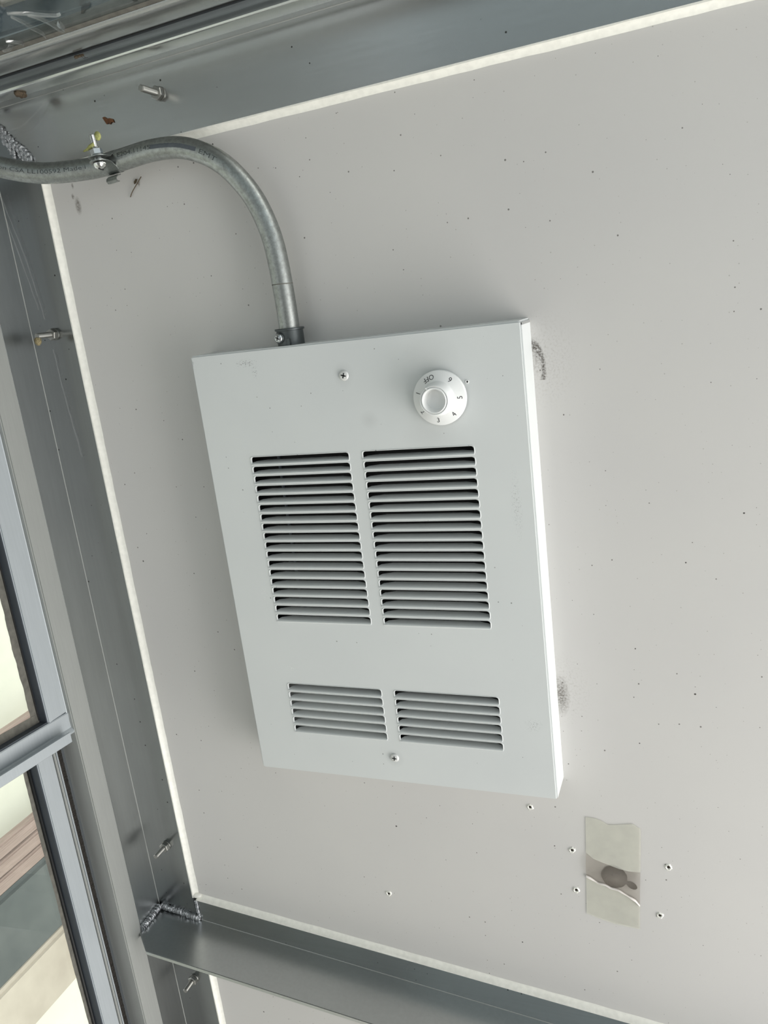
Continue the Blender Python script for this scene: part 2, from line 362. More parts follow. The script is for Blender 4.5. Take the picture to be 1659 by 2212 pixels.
# top angle
t2 = empty('trim_2', (0.3, 0, 0.22)); tag(t2, 'horizontal mill aluminium angle along the top of the panel', 'frame angle', None, 'structure')
bm = bmesh.new(); x0 = XL
hexa(bm, [(XF, -0.005, zt0(XF)), (XR, -0.005, zt0(XR)), (XR, 0, zt0(XR)), (XF, 0, zt0(XF)), (x0, -0.005, zt1(x0)+0.003), (XR, -0.005, zt1(XR)+0.003), (XR, 0, zt1(XR)+0.003), (x0, 0, zt1(x0)+0.003)])
done('flange', bm, M_AL, t2, 30, 0.0005)
bm = bmesh.new()
hexa(bm, [(x0, -0.0175, zt1(x0)), (XR, -0.0175, zt1(XR)), (XR, 0, zt1(XR)), (x0, 0, zt1(x0)), (x0, -0.0175, zt1(x0)+0.005), (XR, -0.0175, zt1(XR)+0.005), (XR, 0, zt1(XR)+0.005), (x0, 0, zt1(x0)+0.005)])
done('leg', bm, M_AL_LIT, t2, 30, 0.0003)
bm = bmesh.new(); prism(bm, COVE, (XF-0.05, -0.005, zt1(XF-0.05)), (XR, -0.005, zt1(XR)), (0, 0, -1), (0, -1, 0)); done('inner_fillet', bm, M_FRAME, t2)
bm = bmesh.new(); wob(bm, lerp((XF, 0, zt0(XF)), (XR, 0, zt0(XR)), 90), (0, 0, -1), (0, -1, 0)); done('sealant_bead', bm, M_BEAD, t2, 60)
# bottom angle, running slightly downhill to the right
t3 = empty('trim_3', (0.3, 0, -0.68)); tag(t3, 'sloping mill aluminium angle welded across below the heater', 'frame angle', None, 'structure')
bm = bmesh.new(); x0 = -0.144
hexa(bm, [(x0, -0.005, zb1(x0)-0.005), (XR, -0.005, zb1(XR)-0.005), (XR, 0, zb1(XR)-0.005), (x0, 0, zb1(x0)-0.005), (x0, -0.005, zb0(x0)-0.005), (XR, -0.005, zb0(XR)-0.005), (XR, 0, zb0(XR)-0.005), (x0, 0, zb0(x0)-0.005)])
done('flange', bm, M_AL, t3, 30, 0.0005)
bm = bmesh.new(); pl = [(XL+0.0005, -0.0048), (XR, -0.003), (XR, -0.067), (-0.178, -0.067), (XL+0.0005, -0.0465)]
A = [bm.verts.new((x, y, zb1(x))) for x, y in pl]; B = [bm.verts.new((x, y, zb1(x)-0.005)) for x, y in pl]
for k in range(5): bm.faces.new((A[k], A[(k+1) % 5], B[(k+1) % 5], B[k]))
bm.faces.new(A); bm.faces.new(B[::-1]); done('leg', bm, M_AL_LIT, t3, 30, 0.0006)
bm = bmesh.new(); prism(bm, COVE, (-0.144, -0.005, zb1(-0.144)), (XR, -0.005, zb1(XR)), (0, 0, 1), (0, -1, 0)); done('inner_fillet', bm, M_FRAME, t3)
bm = bmesh.new(); wob(bm, lerp((XF+0.004, 0, zb0(XF+0.004)-0.0055), (XR, 0, zb0(XR)-0.0055), 90), (0, 0, 1), (0, -1, 0)); done('sealant_bead', bm, M_BEAD, t3, 60)
bm = bmesh.new(); bmesh.ops.create_icosphere(bm, subdivisions=3, radius=0.0050, matrix=Matrix.Translation((-0.1462, -0.0022, -0.6262)) @ Matrix.Diagonal((1.3, 0.75, 0.55, 1)))
done('sealant_blob', bm, M_BEAD, t3, 'all')
def weld_bead(name, pts, r, parent, step=0.0022, flat=0.7):
    P = [V(p) for p in pts]; dense = []
    for a, b in zip(P, P[1:]):
        n = max(2, int((b-a).length/0.0005)); dense += lerp(a, b, n)[:-1]
    dense.append(P[-1]); L = 0; ks = []
    for i, p in enumerate(dense):
        if i: L += (p-dense[i-1]).length
        ks.append(r*(0.82+0.35*abs(math.sin(math.pi*L/step)))*(0.9+0.2*random.random()))
    dense = [p+V((random.uniform(-1, 1), random.uniform(-1, 1), random.uniform(-1, 1)))*r*0.10 for p in dense]
    bm = bmesh.new(); tube(bm, dense, lambda i: ks[i], 10); return done(name, bm, M_WELD, parent, 'all')
za = zb1(XL)
weld_bead('weld_bead', [(-0.146, -0.0055, zb0(-0.146)-0.006), (-0.1455, -0.0055, zb1(-0.1455)+0.003)], 0.0018, t3)
weld_bead('weld_bead', [(-0.145, -0.0062, zb1(-0.145)+0.0022), (-0.17, -0.0062, zb1(-0.17)+0.0040), (XL+0.004, -0.0065, za+0.0045)], 0.0034, t3)
weld_bead('weld_bead', [(XL+0.0022, -0.0075, za+0.0045), (XL+0.0022, -0.0435, za+0.0030)], 0.0034, t3)
# ragged mitre weld where the top and left angles meet
pts = []
for i in range(11):
    f = i/10; x = -0.200+0.050*f; z = 0.243-0.054*f
    pts.append((x+random.uniform(-.0025, .0025), -0.0058, z+random.uniform(-.002, .002)))
weld_bead('weld_bead', pts, 0.0026, t2, 0.004)
for i in range(9):
    f = 0.35+0.065*i; x = -0.200+0.052*f; z = 0.243-0.056*f
    weld_bead('weld_drip', [(x, -0.0066, z+0.004), (x+random.uniform(-.002, .002), -0.007, z-0.004), (x+random.uniform(-.003, .003), -0.0062, z-0.010-0.004*random.random())], 0.0016, t2, 0.005)
weld_bead('weld_bead', [(-0.185, -0.016, zt1(-0.185)-0.0006), (-0.176, -0.015, zt1(-0.176)-0.0006)], 0.0016, t2, 0.003)

# left window: vertical sliding sash in an aluminium frame. wx(u) = plane recessed u behind the angle's face
def wx(u): return XL-u
ZB = -1.25; ZTOP = 0.30; YE = -0.95; RT_ = -0.352
win = empty('window_1', (XL-0.02, -0.5, -0.4)); tag(win, 'sliding sash window with a silver frame left of the heater', 'window', None, 'structure')
boxo('frame', M_FRAME, win, wx(0.030), wx(-0.001), -0.0695, -0.0425, ZB, ZTOP, 0.0012)
boxo('track_channel', M_DARKAL, win, wx(0.030), wx(0.0225), -0.0900, -0.0695, ZB, RT_, 0.0)
RT, RB = -0.352, -0.3755
def rz(y, base): return base+0.075*(-0.0685-y)
us = boxo('upper_sash', M_SASH, win, wx(0.018), wx(0.004), -0.0962, -0.0682, RT+0.0008, ZTOP, 0.0012); us['label'] = 'silver stile of the upper sash'
boxo('groove_seal', M_RUBBER, win, wx(0.020), wx(0.012), -0.0685, -0.0694, ZB, ZTOP, 0.0)
bm = bmesh.new(); prism(bm, [(0.0045, -0.0690), (0.0035, -0.0700), (0.0045, -0.0712), (0.006, -0.0700)], (XL, 0, RT), (XL, 0, ZTOP), (-1, 0, 0), (0, 1, 0)); done('stile_lip', bm, M_SASH, us)
boxo('gasket', M_GASKET, us, wx(0.0150), wx(0.0045), -0.0976, -0.0963, RT+0.002, ZTOP, 0.0003)
boxo('glazing_strip', M_RUBBER, us, wx(0.0150), wx(0.0135), -0.0992, -0.0977, RT+0.006, ZTOP, 0.0)
# ragged putty line on the glass
bm = bmesh.new(); n = 160; L = []; Rr = []
for i in range(n+1):
    z = RT+0.010+(0.29-RT)*i/n; e = -0.1075+0.0006*math.sin(i*0.23)+0.0004*math.sin(i*0.9)+random.uniform(-.0003, .0003)
    L.append(bm.verts.new((wx(0.0146), e, z))); Rr.append(bm.verts.new((wx(0.0142), -0.0990, z)))
for i in range(n): bm.faces.new((L[i], L[i+1], Rr[i+1], Rr[i]))
done('putty', bm, M_GASKET2, us)
# meeting rail with its finger lip
bm = bmesh.new()
prof = [(-0.019, RB), (-0.019, RT), (-0.0040, RT), (-0.0032, RT-0.001), (-0.0040, RT-0.010), (-0.0035, RB+0.006), (-0.0010, RB+0.0035), (-0.0002, RB+0.0020), (-0.0010, RB)]
def rail(bm, prof, y0, y1):
    A = [bm.verts.new((XL+a, y0, rz(y0, b))) for a, b in prof]; B = [bm.verts.new((XL+a, y1, rz(y1, b))) for a, b in prof]; n = len(prof)
    for k in range(n): bm.faces.new((A[k], A[(k+1) % n], B[(k+1) % n], B[k]))
    bm.faces.new(A); bm.faces.new(B[::-1])
rail(bm, prof, -0.0690, YE); mr = done('meeting_rail', bm, M_SASH, us, 35)
bm = bmesh.new()
lipp = [(-0.002, RB+0.0045), (0.0075, RB+0.0005), (0.0080, RB+0.0085), (0.0098, RB+0.0085), (0.0098, RB-0.0020), (0.0085, RB-0.0030), (-0.002, RB+0.0010)]
rail(bm, lipp, -0.0850, YE); done('finger_lip', bm, M_SASH, us, 35)
bm = bmesh.new(); rail(bm, [(-0.0150, RT), (-0.0150, RT+0.0016), (-0.0050, RT+0.0016), (-0.0050, RT)], -0.0965, YE); done('gasket', bm, M_GASKET, us)
bm = bmesh.new(); rail(bm, [(-0.0146, RT+0.0015), (-0.0146, RT+0.0110), (-0.0142, RT+0.0110), (-0.0135, RT+0.0015)], -0.0985, YE); done('putty', bm, M_GASKET2, us)
bm = bmesh.new(); box(bm, wx(0.0162), wx(0.0148), YE, -0.0965, RT-0.001, ZTOP); done('pane', bm, M_GLASS, us)
# lower sash in the outer track
ls = boxo('lower_sash', M_SASH, win, wx(0.036), wx(0.020), -0.1084, -0.0868, ZB, RT-0.003, 0.0010); ls['label'] = 'silver stile of the lower sash'
boxo('sash_seam', M_FRAME, ls, wx(0.034), wx(0.0195), -0.0862, -0.0835, ZB, RT-0.003, 0.0005)
boxo('sash_seam', M_SASH, ls, wx(0.034), wx(0.0185), -0.0832, -0.0815, ZB, RT-0.003, 0.0005)
bm = bmesh.new(); n = 900; L = []; Mv = []; Rr = []
for i in range(n+1):
    z = ZB+(RT-0.004-ZB)*i/n
    L.append(bm.verts.new((wx(0.0205), -0.0812+random.uniform(-.0003, .0003), z))); Mv.append(bm.verts.new((wx(0.0185+random.uniform(0, .0012)), -0.0775, z))); Rr.append(bm.verts.new((wx(0.0222), -0.0730+random.uniform(-.0003, .0003), z)))
for i in range(n): bm.faces.new((L[i], L[i+1], Mv[i+1], Mv[i])); bm.faces.new((Mv[i], Mv[i+1], Rr[i+1], Rr[i]))
done('weather_pile', bm, M_PILE, win)
boxo('gasket', M_GASKET, ls, wx(0.0335), wx(0.0205), -0.1102, -0.1085, ZB, RT-0.004, 0.0004)
bm = bmesh.new(); tube(bm, [(wx(0.0305), -0.1118, ZB), (wx(0.0305), -0.1118, RT-0.004)], 0.0016, 10); done('glazing_strip', bm, M_RUBBER, ls, 'all')
bm = bmesh.new(); n = 160; L = []; Rr = []
for i in range(n+1):
    z = ZB+(RT-0.01-ZB)*i/n; e = -0.1175+0.0004*math.sin(i*0.21)+random.uniform(-.0002, .0002)
    L.append(bm.verts.new((wx(0.0326), e, z))); Rr.append(bm.verts.new((wx(0.0320), -0.1110, z)))
for i in range(n): bm.faces.new((L[i], L[i+1], Rr[i+1], Rr[i]))
done('putty', bm, M_GASKET2, ls)
bm = bmesh.new(); box(bm, wx(0.0342), wx(0.0328), YE, -0.1085, ZB, RT-0.004); done('pane', bm, M_GLASS, ls)

# glazed roof light above the top angle
sky = empty('window_2', (0.4, -0.4, 0.26)); tag(sky, 'glazed roof light in an aluminium frame above the panel', 'window', None, 'structure')
SL = 0.019
def roofbar(name, mat, parent, prof, xa=-0.26, xb=XR, bev=0.0, sm=False):
    # profile of (y, height above the leg's face), swept along the top angle
    bm = bmesh.new(); A = [bm.verts.new((xa, y, 0.2479+SL*xa+h)) for y, h in prof]; B = [bm.verts.new((xb, y, 0.2479+SL*xb+h)) for y, h in prof]; n = len(prof)
    for k in range(n): bm.faces.new((A[k], A[(k+1) % n], B[(k+1) % n], B[k]))
    bm.faces.new(A); bm.faces.new(B[::-1]); return done(name, bm, mat, parent, sm, bev)
roofbar('frame', M_STRIP, sky, [(-0.0178, 0.0), (-0.0178, 0.02), (-0.0375, 0.02), (-0.0385, 0.0006), (-0.0378, -0.0006), (-0.0365, -0.0012), (-0.0190, -0.0010)], sm=30)
roofbar('channel', M_DARKAL, sky, [(-0.036, 0.006), (-0.036, 0.02), (-0.0495, 0.02), (-0.0495, 0.0055), (-0.046, 0.0052), (-0.043, 0.0068), (-0.040, 0.0062)], sm=30)
roofbar('seal', M_RUBBER, sky, [(-0.0495, 0.0068), (-0.0495, 0.018), (-0.0540, 0.018), (-0.0540, 0.0068)])
arc = [(-0.0535-0.0300*(0.5-0.5*math.cos(math.pi*k/10)), 0.0075-0.0040*math.sin(math.pi*k/10)) for k in range(11)]
gb = roofbar('glazing_bar', M_AL, sky, [(-0.0535, 0.018)]+arc+[(-0.0835, 0.018)], sm=40)
roofbar('bar_lip', M_FRAME, gb, [(-0.0826, 0.0058), (-0.0836, 0.0066), (-0.0840, 0.0078), (-0.0830, 0.008)])
roofbar('bar_seal', M_GASKET2, sky, [(-0.0836, 0.0085), (-0.0836, 0.018), (-0.0880, 0.018), (-0.0880, 0.0098)])
def zg(x): return 0.2479+SL*x+0.0100
bm = bmesh.new(); hexa(bm, [(x, y, zg(x)+h) for h in (0, 0.003) for x, y in ((-0.26, -1.2), (XR, -1.2), (XR, -0.085), (-0.26, -0.085))])
done('pane', bm, M_GLASST, sky)

# room shell outside the picture
o = boxo('floor', M_FLOOR, None, -0.20, XR+0.1, -1.5, 0.0, -1.80, -1.75, 0.0); tag(o, 'dark booth floor', 'floor', None, 'structure')
o = boxo('wall_front', M_FRONT, None, -0.20, XR+0.1, -1.55, -1.5, -1.75, 0.28, 0.0); tag(o, 'charcoal panel opposite the heater', 'wall', None, 'structure')

# ------------------------------------------------------------------ outside the windows
def place(name, mat, x0, x1, y0, y1, z0, z1, label, cat, bev=0.01, kind=None):
    o = boxo(name, mat, None, x0, x1, y0, y1, z0, z1, bev); return tag(o, label, cat, None, kind)
place('ground', M_PAVE, -6.0, 9.0, -4.0, 6.0, -1.90, -1.80, 'sunlit pale paving outside the booth', 'paving', 0.0, 'structure')
place('stone_block', M_BEIGE, -1.078, -1.0, -1.2, 3.2, -1.45, -1.30, 'beige stone block outside the lower sash, under the grey concrete beam', 'stone')
place('concrete_beam', M_CONC, -1.078, -1.0, -1.2, 3.2, -1.296, -1.109, 'blue grey concrete beam outside the lower sash', 'beam')
wb = place('timber_boards', M_WOOD, -1.035, -1.005, -1.2, 3.2, -1.107, -1.074, 'pinkish weathered timber boards on the concrete beam', 'timber', 0.004)
for i in range(2): boxo('board', M_WOOD, wb, -1.035, -1.005-0.004*i, -1.2, 3.2, -1.071+0.0345*i, -1.039+0.0345*i, 0.004)
place('garden_wall', M_GREEN, -1.25, -1.08, -1.2, 5.0, -1.70, 0.2, 'pale green rendered wall far outside the left window', 'wall', 0.0)
place('timber_rail', M_WOOD, -1.03, -1.0, -1.2, 4.2, -0.850, -0.772, 'pinkish timber rail outside the upper sash', 'rail', 0.006)
# canopy above the roof light
place('canopy_beam', M_SLATE, -2.2, 0.7, 0.700, 0.800, 0.60, 0.74, 'slate blue canopy beam above the roof light', 'beam', 0.006)
place('canopy_post', M_BROWN, -0.775, -0.712, 0.45, 0.699, 0.64, 0.70, 'grey brown canopy joist beside the bright gap', 'joist', 0.004)
place('canopy_board', M_TAN, -0.708, 0.6, 0.40, 0.699, 0.66, 0.70, 'tan canopy board right of the grey brown joist', 'board', 0.004)
place('canopy_sky_block', M_BROWN, -1.6, 0.45, -1.05, 0.398, 0.72, 0.76, 'grey brown canopy slab, unseen, added to block the sky', 'roof', 0.004)  # out-of-view slab added to keep sky light off the top angle
place('reflection_block', M_BROWN, -3.2, -0.45, -3.2, -1.052, 0.72, 0.76, 'grey brown unseen slab added over the left front corner to darken reflections', 'roof', 0.004)  # added out of view so the top flange reflects something dark
place('fascia_board', M_TAN, -1.9, 0.7, 0.93, 0.99, 0.55, 0.82, 'tan fascia board behind the slate canopy beam', 'board', 0.004)

# ------------------------------------------------------------------ heater
W, H, D = 0.30, 0.41716, 0.0339
heater = empty('wall_heater', (W/2, 0, -H)); tag(heater, 'pale grey louvred electric wall heater with a white dial', 'heater')
def rr(x0, x1, z0, z1, r, n=4):
    out = []
    for cx, cz, a in ((x1-r, z1-r, 0), (x0+r, z1-r, 90), (x0+r, z0+r, 180), (x1-r, z0+r, 270)):
        for k in range(n+1):
            t = math.radians(a+90*k/n); out.append((cx+r*math.cos(t), cz+r*math.sin(t)))
    return out
slots = []
for x0, x1 in ((0.0453, 0.1427), (0.1552, 0.2542)):
    for k in range(18): z = -0.0943-0.00899*k; slots.append((x0, x1, z-0.0078, z, 0))
for x0, x1 in ((0.0450, 0.1436), (0.1561, 0.2550)):
    for k in range(6): z = -0.3195-0.00905*k; slots.append((x0, x1, z-0.0080, z, 1))
bm = bmesh.new(); box(bm, 0, W, -D, 0, -H, 0)
back = [f for f in bm.faces if all(abs(v.co.y) < 1e-6 for v in f.verts)]; bmesh.ops.delete(bm, geom=back, context='FACES_ONLY')
ed = [e for e in bm.edges if not all(abs(v.co.y) < 1e-6 for v in e.verts)]
bmesh.ops.bevel(bm, geom=ed, offset=0.0014, segments=6, affect='EDGES')
bm.normal_update()
front = [f for f in bm.faces if all(abs(v.co.y+D) < 1e-6 for v in f.verts)]
fe = list({e for f in front for e in f.edges if sum(1 for g in e.link_faces if g in front) == 1})
bmesh.ops.delete(bm, geom=front, context='FACES_ONLY')
loops = []
for x0, x1, z0, z1, _ in slots:
    g = 0.0005
    L0 = [bm.verts.new((x, -D, z)) for x, z in rr(x0-g, x1+g, z0-g, z1+g, 0.0030)]
    n = len(L0); fe += [bm.edges.new((L0[k], L0[(k+1) % n])) for k in range(n)]; loops.append((L0, x0, x1, z0, z1))
bmesh.ops.triangle_fill(bm, edges=fe, use_beauty=True, normal=(0, -1, 0))
for L0, x0, x1, z0, z1 in loops:
    prev = L0
    for inset, dep in ((0.0, -0.0004), (-0.0004, 0.0000), (-0.0004, 0.0014)):
        P = rr(x0+inset*-1 if False else x0-inset*0-0.0, x1, z0, z1, 0.0020) if inset == 0.0 else rr(x0+0.0004, x1-0.0004, z0+0.0004, z1-0.0004, 0.0026)
        L1 = [bm.verts.new((x, -D+dep, z)) for x, z in P]; n = len(L1)
        for k in range(n): bm.faces.new((prev[k], prev[(k+1) % n], L1[(k+1) % n], L1[k]))
        prev = L1
cover = done('cover', bm, MH, heater, 25)
for pl in cover.data.polygons:
    if all(abs(cover.data.vertices[i].co.y+D) < 1e-5 for i in pl.vertices): pl.use_smooth = False
# louver blades: lanced inward from the lower edge of each slot, back corners rounded
def blade_mesh(w, name):
    bm = bmesh.new(); prof = [(0.0004, -0.0011), (-0.0006, -0.0008), (-0.0010, -0.0002), (-0.0008, 0.0004), (-0.0002, 0.0008), (0.0010, 0.0011), (0.0030, 0.0014), (0.0055, 0.0018), (0.0088, 0.0021)]
    nx = 26; G = []
    for d, h in prof:
        row = []
        for i in range(nx+1):
            t = i/nx; t = 0.5-0.5*math.cos(math.pi*t); 
            # end insets follow a rounded corner
            f = min(1, max(0, (d-0.0006)/0.0082)); ins = 0.0120*(1-math.sqrt(max(0, 1-f*f)))
            x = ins+(w-2*ins)*t; row.append(bm.verts.new((x, d, h)))
        G.append(row)
    for a, b in zip(G, G[1:]):
        for i in range(nx): bm.faces.new((a[i], a[i+1], b[i+1], b[i]))
    bmesh.ops.recalc_face_normals(bm, faces=bm.faces[:])
    bmesh.ops.solidify(bm, geom=bm.faces[:], thickness=0.0006)
    me = bpy.data.meshes.new(name); bm.to_mesh(me); bm.free(); me.materials.append(MH)
    for p in me.polygons: p.use_smooth = True
    me.set_sharp_from_angle(angle=math.radians(40)); return me
cache = {}
for x0, x1, z0, z1, grp in slots:
    key = round(x1-x0, 4)
    if key not in cache: cache[key] = blade_mesh(x1-x0-0.0006, 'louver_blade')
    b = link('louver_blade', cache[key], heater); b.location = b.location+V((x0+0.0003, -D, z0+0.0008))
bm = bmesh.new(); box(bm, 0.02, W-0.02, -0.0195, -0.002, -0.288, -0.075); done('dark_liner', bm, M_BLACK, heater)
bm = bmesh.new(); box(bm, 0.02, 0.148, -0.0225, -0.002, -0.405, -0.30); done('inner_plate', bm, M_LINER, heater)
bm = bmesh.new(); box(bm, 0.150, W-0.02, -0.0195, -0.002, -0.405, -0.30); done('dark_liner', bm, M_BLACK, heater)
bm = bmesh.new(); box(bm, 0.066, 0.0676, -0.0225, -0.0200, -0.280, -0.080); done('element_bracket', bm, M_GASKET, heater)
bm = bmesh.new(); box(bm, 0.060, 0.0645, -0.0245, -0.0205, -0.2035, -0.1990); done('wiring_tag', bm, M_LINER, heater)
# open fold at the top right corner
bm = bmesh.new(); box(bm, W-0.0006, W+0.0002, -0.0325, -0.0005, -0.0034, -0.0016); done('corner_seam', bm, M_LINER, heater)
def cross_screw(parent, c, ax, r, h, mat, rot=0.4, name='screw'):
    c = V(c); ax = V(ax).normalized()
    bm = bmesh.new(); lathe(bm, [(0, -0.001), (r*0.55, -0.001), (r*0.95, 0), (r, h*0.25), (r*0.92, h*0.6), (r*0.7, h*0.9), (r*0.35, h), (0, h)], c, ax, 28); s = done(name, bm, mat, parent, 50)
    u = ax.orthogonal().normalized(); v = ax.cross(u); u, v = u*math.cos(rot)+v*math.sin(rot), v*math.cos(rot)-u*math.sin(rot)
    bm = bmesh.new()
    for a, b in ((u, v), (v, u)):
        q = [c+ax*(h*1.03)+a*(sx*r*0.52)+b*(sy*r*0.13) for sx, sy in ((-1, -1), (1, -1), (1, 1), (-1, 1))]
        q2 = [p-ax*h*0.5 for p in q]; hexa(bm, q2+q)
    done('cross_recess', bm, M_INK, s); return s
cross_screw(heater, (0.1479, -D, -0.0292), (0, -1, 0), 0.0044, 0.0016, M_SCREW, 0.5)
cross_screw(heater, (0.1485, -D, -0.3905), (0, -1, 0), 0.0043, 0.0020, M_SCREW, 0.7)
bm = bmesh.new(); lathe(bm, [(0.0016, 0), (0.0015, 0.0004), (0.0010, 0.0005), (0.0008, 0.0001)], (0.2535, -D, -0.0428), (0, -1, 0), 16); done('pin_hole', bm, M_WHITE, heater, 50)
bm = bmesh.new(); lathe(bm, [(0.0008, 0.0002), (0, 0.0002)], (0.2538, -D, -0.0428), (0, -1, 0), 12); done('pin_hole_core', bm, M_INK, heater)
# dial: sloping skirt, grip cup and printed numbers
KC = V((0.2307, -D, -0.0534))
def kpt(r, a, h): return KC+V((r*math.cos(a), -h, r*math.sin(a)))
bm = bmesh.new(); lathe(bm, [(0.0200, 0.0015), (0.0222, 0.0020), (0.0222, 0.0042), (0.0219, 0.0050), (0.0212, 0.0054), (0.0140, 0.0080), (0.0136, 0.0082)], KC, (0, -1, 0), 72); dial = done('dial', bm, M_WHITE, heater, 35)
bm = bmesh.new(); lathe(bm, [(0.0139, 0.0078), (0.0133, 0.0100), (0.0124, 0.0170), (0.0121, 0.0190), (0.0114, 0.0196), (0.0108, 0.0190), (0.0105, 0.0185), (0.0102, 0.0196), (0.0098, 0.0202), (0.0092, 0.0200), (0.0089, 0.0190), (0.0086, 0.0160), (0.0078, 0.0130), (0.0045, 0.0118), (0, 0.0116)], KC, (0, -1, 0), 64); grip = done('grip', bm, M_WHITE, dial, 35)
a = math.radians(119); d = V((math.cos(a), 0, math.sin(a))); q = V((-math.sin(a), 0, math.cos(a))); o3 = V((0, -1, 0))
bm = bmesh.new(); hexa(bm, [KC+d*rd+q*s*0.0005+o3*h for h in (0.0180, 0.0199) for rd, s in ((0.0100, -1), (0.0120, -1), (0.0120, 1), (0.0100, 1))]); done('pointer', bm, M_WHITE, dial)
def dial_text(s, deg, size, rmid):
    vs, fs = text_mesh(s, size); xs = [v.x for v in vs]; ys = [v.y for v in vs]; cx = (min(xs)+max(xs))/2; cy = (min(ys)+max(ys))/2
    a = math.radians(deg); bm = bmesh.new(); nv = []
    for v in vs:
        # the tops of the characters point to the centre of the dial
        rad = rmid-(v.y-cy); aa = a+(v.x-cx)/rmid
        h = 0.0054+(0.0212-rad)/(0.0212-0.0140)*0.0026+0.00008
        nv.append(bm.verts.new(kpt(rad, aa, h)))
    for f in fs:
        try: bm.faces.new([nv[i] for i in f])
        except ValueError: pass
    done('printed_mark', bm, M_INK, dial)
for s, deg in (('OFF', 113), ('6', 52), ('5', -2), ('4', -50), ('3', -97), ('2', -146), ('1', 163)): dial_text(s, deg, 0.0056, 0.0176)

# ------------------------------------------------------------------ conduit
CP = [(0.0942, -0.0180, -0.0100), (0.0947, -0.0180, 0.0010), (0.0952, -0.0180, 0.0133), (0.0953, -0.0180, 0.0312), (0.0947, -0.0180, 0.0512), (0.0938, -0.0180, 0.0693), (0.0916, -0.0180, 0.0886), (0.0866, -0.0180, 0.1072), (0.0787, -0.0180, 0.1252), (0.0681, -0.0190, 0.1412), (0.0546, -0.0200, 0.1554), (0.0376, -0.0210, 0.1662), (0.0165, -0.0220, 0.1733), (-0.0089, -0.0230, 0.1752), (-0.0321, -0.0240, 0.1737), (-0.0505, -0.0260, 0.1718), (-0.0662, -0.0290, 0.1705), (-0.0804, -0.0330, 0.1703), (-0.0960, -0.0370, 0.1708), (-0.1100, -0.0410, 0.1719), (-0.1221, -0.0450, 0.1740), (-0.1336, -0.0490, 0.1770), (-0.1487, -0.0570, 0.1825), (-0.158, -0.066, 0.187), (-0.166, -0.082, 0.192), (-0.170, -0.105, 0.196), (-0.171, -0.140, 0.199), (-0.171, -0.20, 0.200), (-0.171, -0.29, 0.200), (-0.171, -0.60, 0.200), (-0.171, -1.05, 0.200), (-0.171, -1.499, 0.200)]
RAD = 0.00895
cpath = spline(CP[2:], 6)
con = empty('conduit', (0.0953, -0.018, 0.0)); tag(con, 'bent galvanised steel conduit rising from the heater top to the left corner', 'conduit')
bm = bmesh.new(); tube(bm, [V(CP[0]), V(CP[1])]+cpath, RAD, 28); done('pipe', bm, M_GALV, con, 60)
acc = [0.0]
for a, b in zip(cpath, cpath[1:]): acc.append(acc[-1]+(b-a).length)
def at_s(s):
    for i in range(len(acc)-1):
        if acc[i+1] >= s: break
    f = (s-acc[i])/(acc[i+1]-acc[i]); p = cpath[i].lerp(cpath[i+1], f)
    j0, j1 = max(i-3, 0), min(i+4, len(cpath)-1); t = (cpath[j1]-cpath[j0]).normalized(); return p, t
def s_of(x, lo=0.14):
    return min((abs(cpath[i].x-x), acc[i]) for i in range(len(acc)) if acc[i] > lo)[1]
def on_pipe(s, off, h, lift=0.00012):
    # off: fraction of the radius above the middle line of the side that faces the room; the text runs left to right = falling s
    p, t = at_s(s); n = V((0.55, -0.80, -0.22)); n = (n-t*n.dot(t)).normalized(); b = n.cross(t); b = b if b.z > 0 else -b
    if abs(b.z) < 0.5 and b.x < 0: b = -b
    a = math.asin(max(-0.95, min(0.95, off)))+h/RAD
    return p+(n*math.cos(a)+b*math.sin(a))*(RAD+lift)
def pipe_text(s, x_from, x_to, size, off0, off1, mat):
    vs, fs = text_mesh(s, size); xs = [v.x for v in vs]; w0, w1 = min(xs), max(xs); s0, s1 = s_of(x_from), s_of(x_to); bm = bmesh.new(); nv = []
    for v in vs:
        f = (v.x-w0)/(w1-w0); nv.append(bm.verts.new(on_pipe(s0+(s1-s0)*f, off0+(off1-off0)*f, v.y-size*0.35)))
    for fc in fs:
        try: bm.faces.new([nv[i] for i in fc])
        except ValueError: pass
    done('printed_text', bm, mat, con)
pipe_text('on CSA LL100592 Made i', -0.1470, -0.0700, 0.0048, 0.12, 0.28, M_INK2)
pipe_text('E204.11145', -0.0372, -0.0055, 0.0050, 0.55, 0.38, M_INK2)
pipe_text('EMT', 0.0395, 0.0545, 0.0052, 0.05, -0.05, M_INK2)
bm = bmesh.new(); s0, s1 = s_of(-0.0050), s_of(0.0375); n = 24; A = []; B = []
for i in range(n+1):
    f = i/n; s = s0+(s1-s0)*f; off = 0.36-0.26*f; A.append([bm.verts.new(on_pipe(s, off, 0.00085*(k-2))) for k in range(5)])
for i in range(n):
    for k in range(4): bm.faces.new((A[i][k], A[i+1][k], A[i+1][k+1], A[i][k+1]))
done('printed_bar', bm, M_BAR, con)
# scratch ring scored round the pipe
bm = bmesh.new(); c, t = V((0.0947, -0.018, 0.0512)), V((0.02, 0, 1)).normalized(); lathe(bm, [(RAD+0.00003, -0.0004), (RAD+0.00012, 0), (RAD+0.00003, 0.0004)], c, t, 32); done('scored_line', bm, M_GASKET2, con, True)
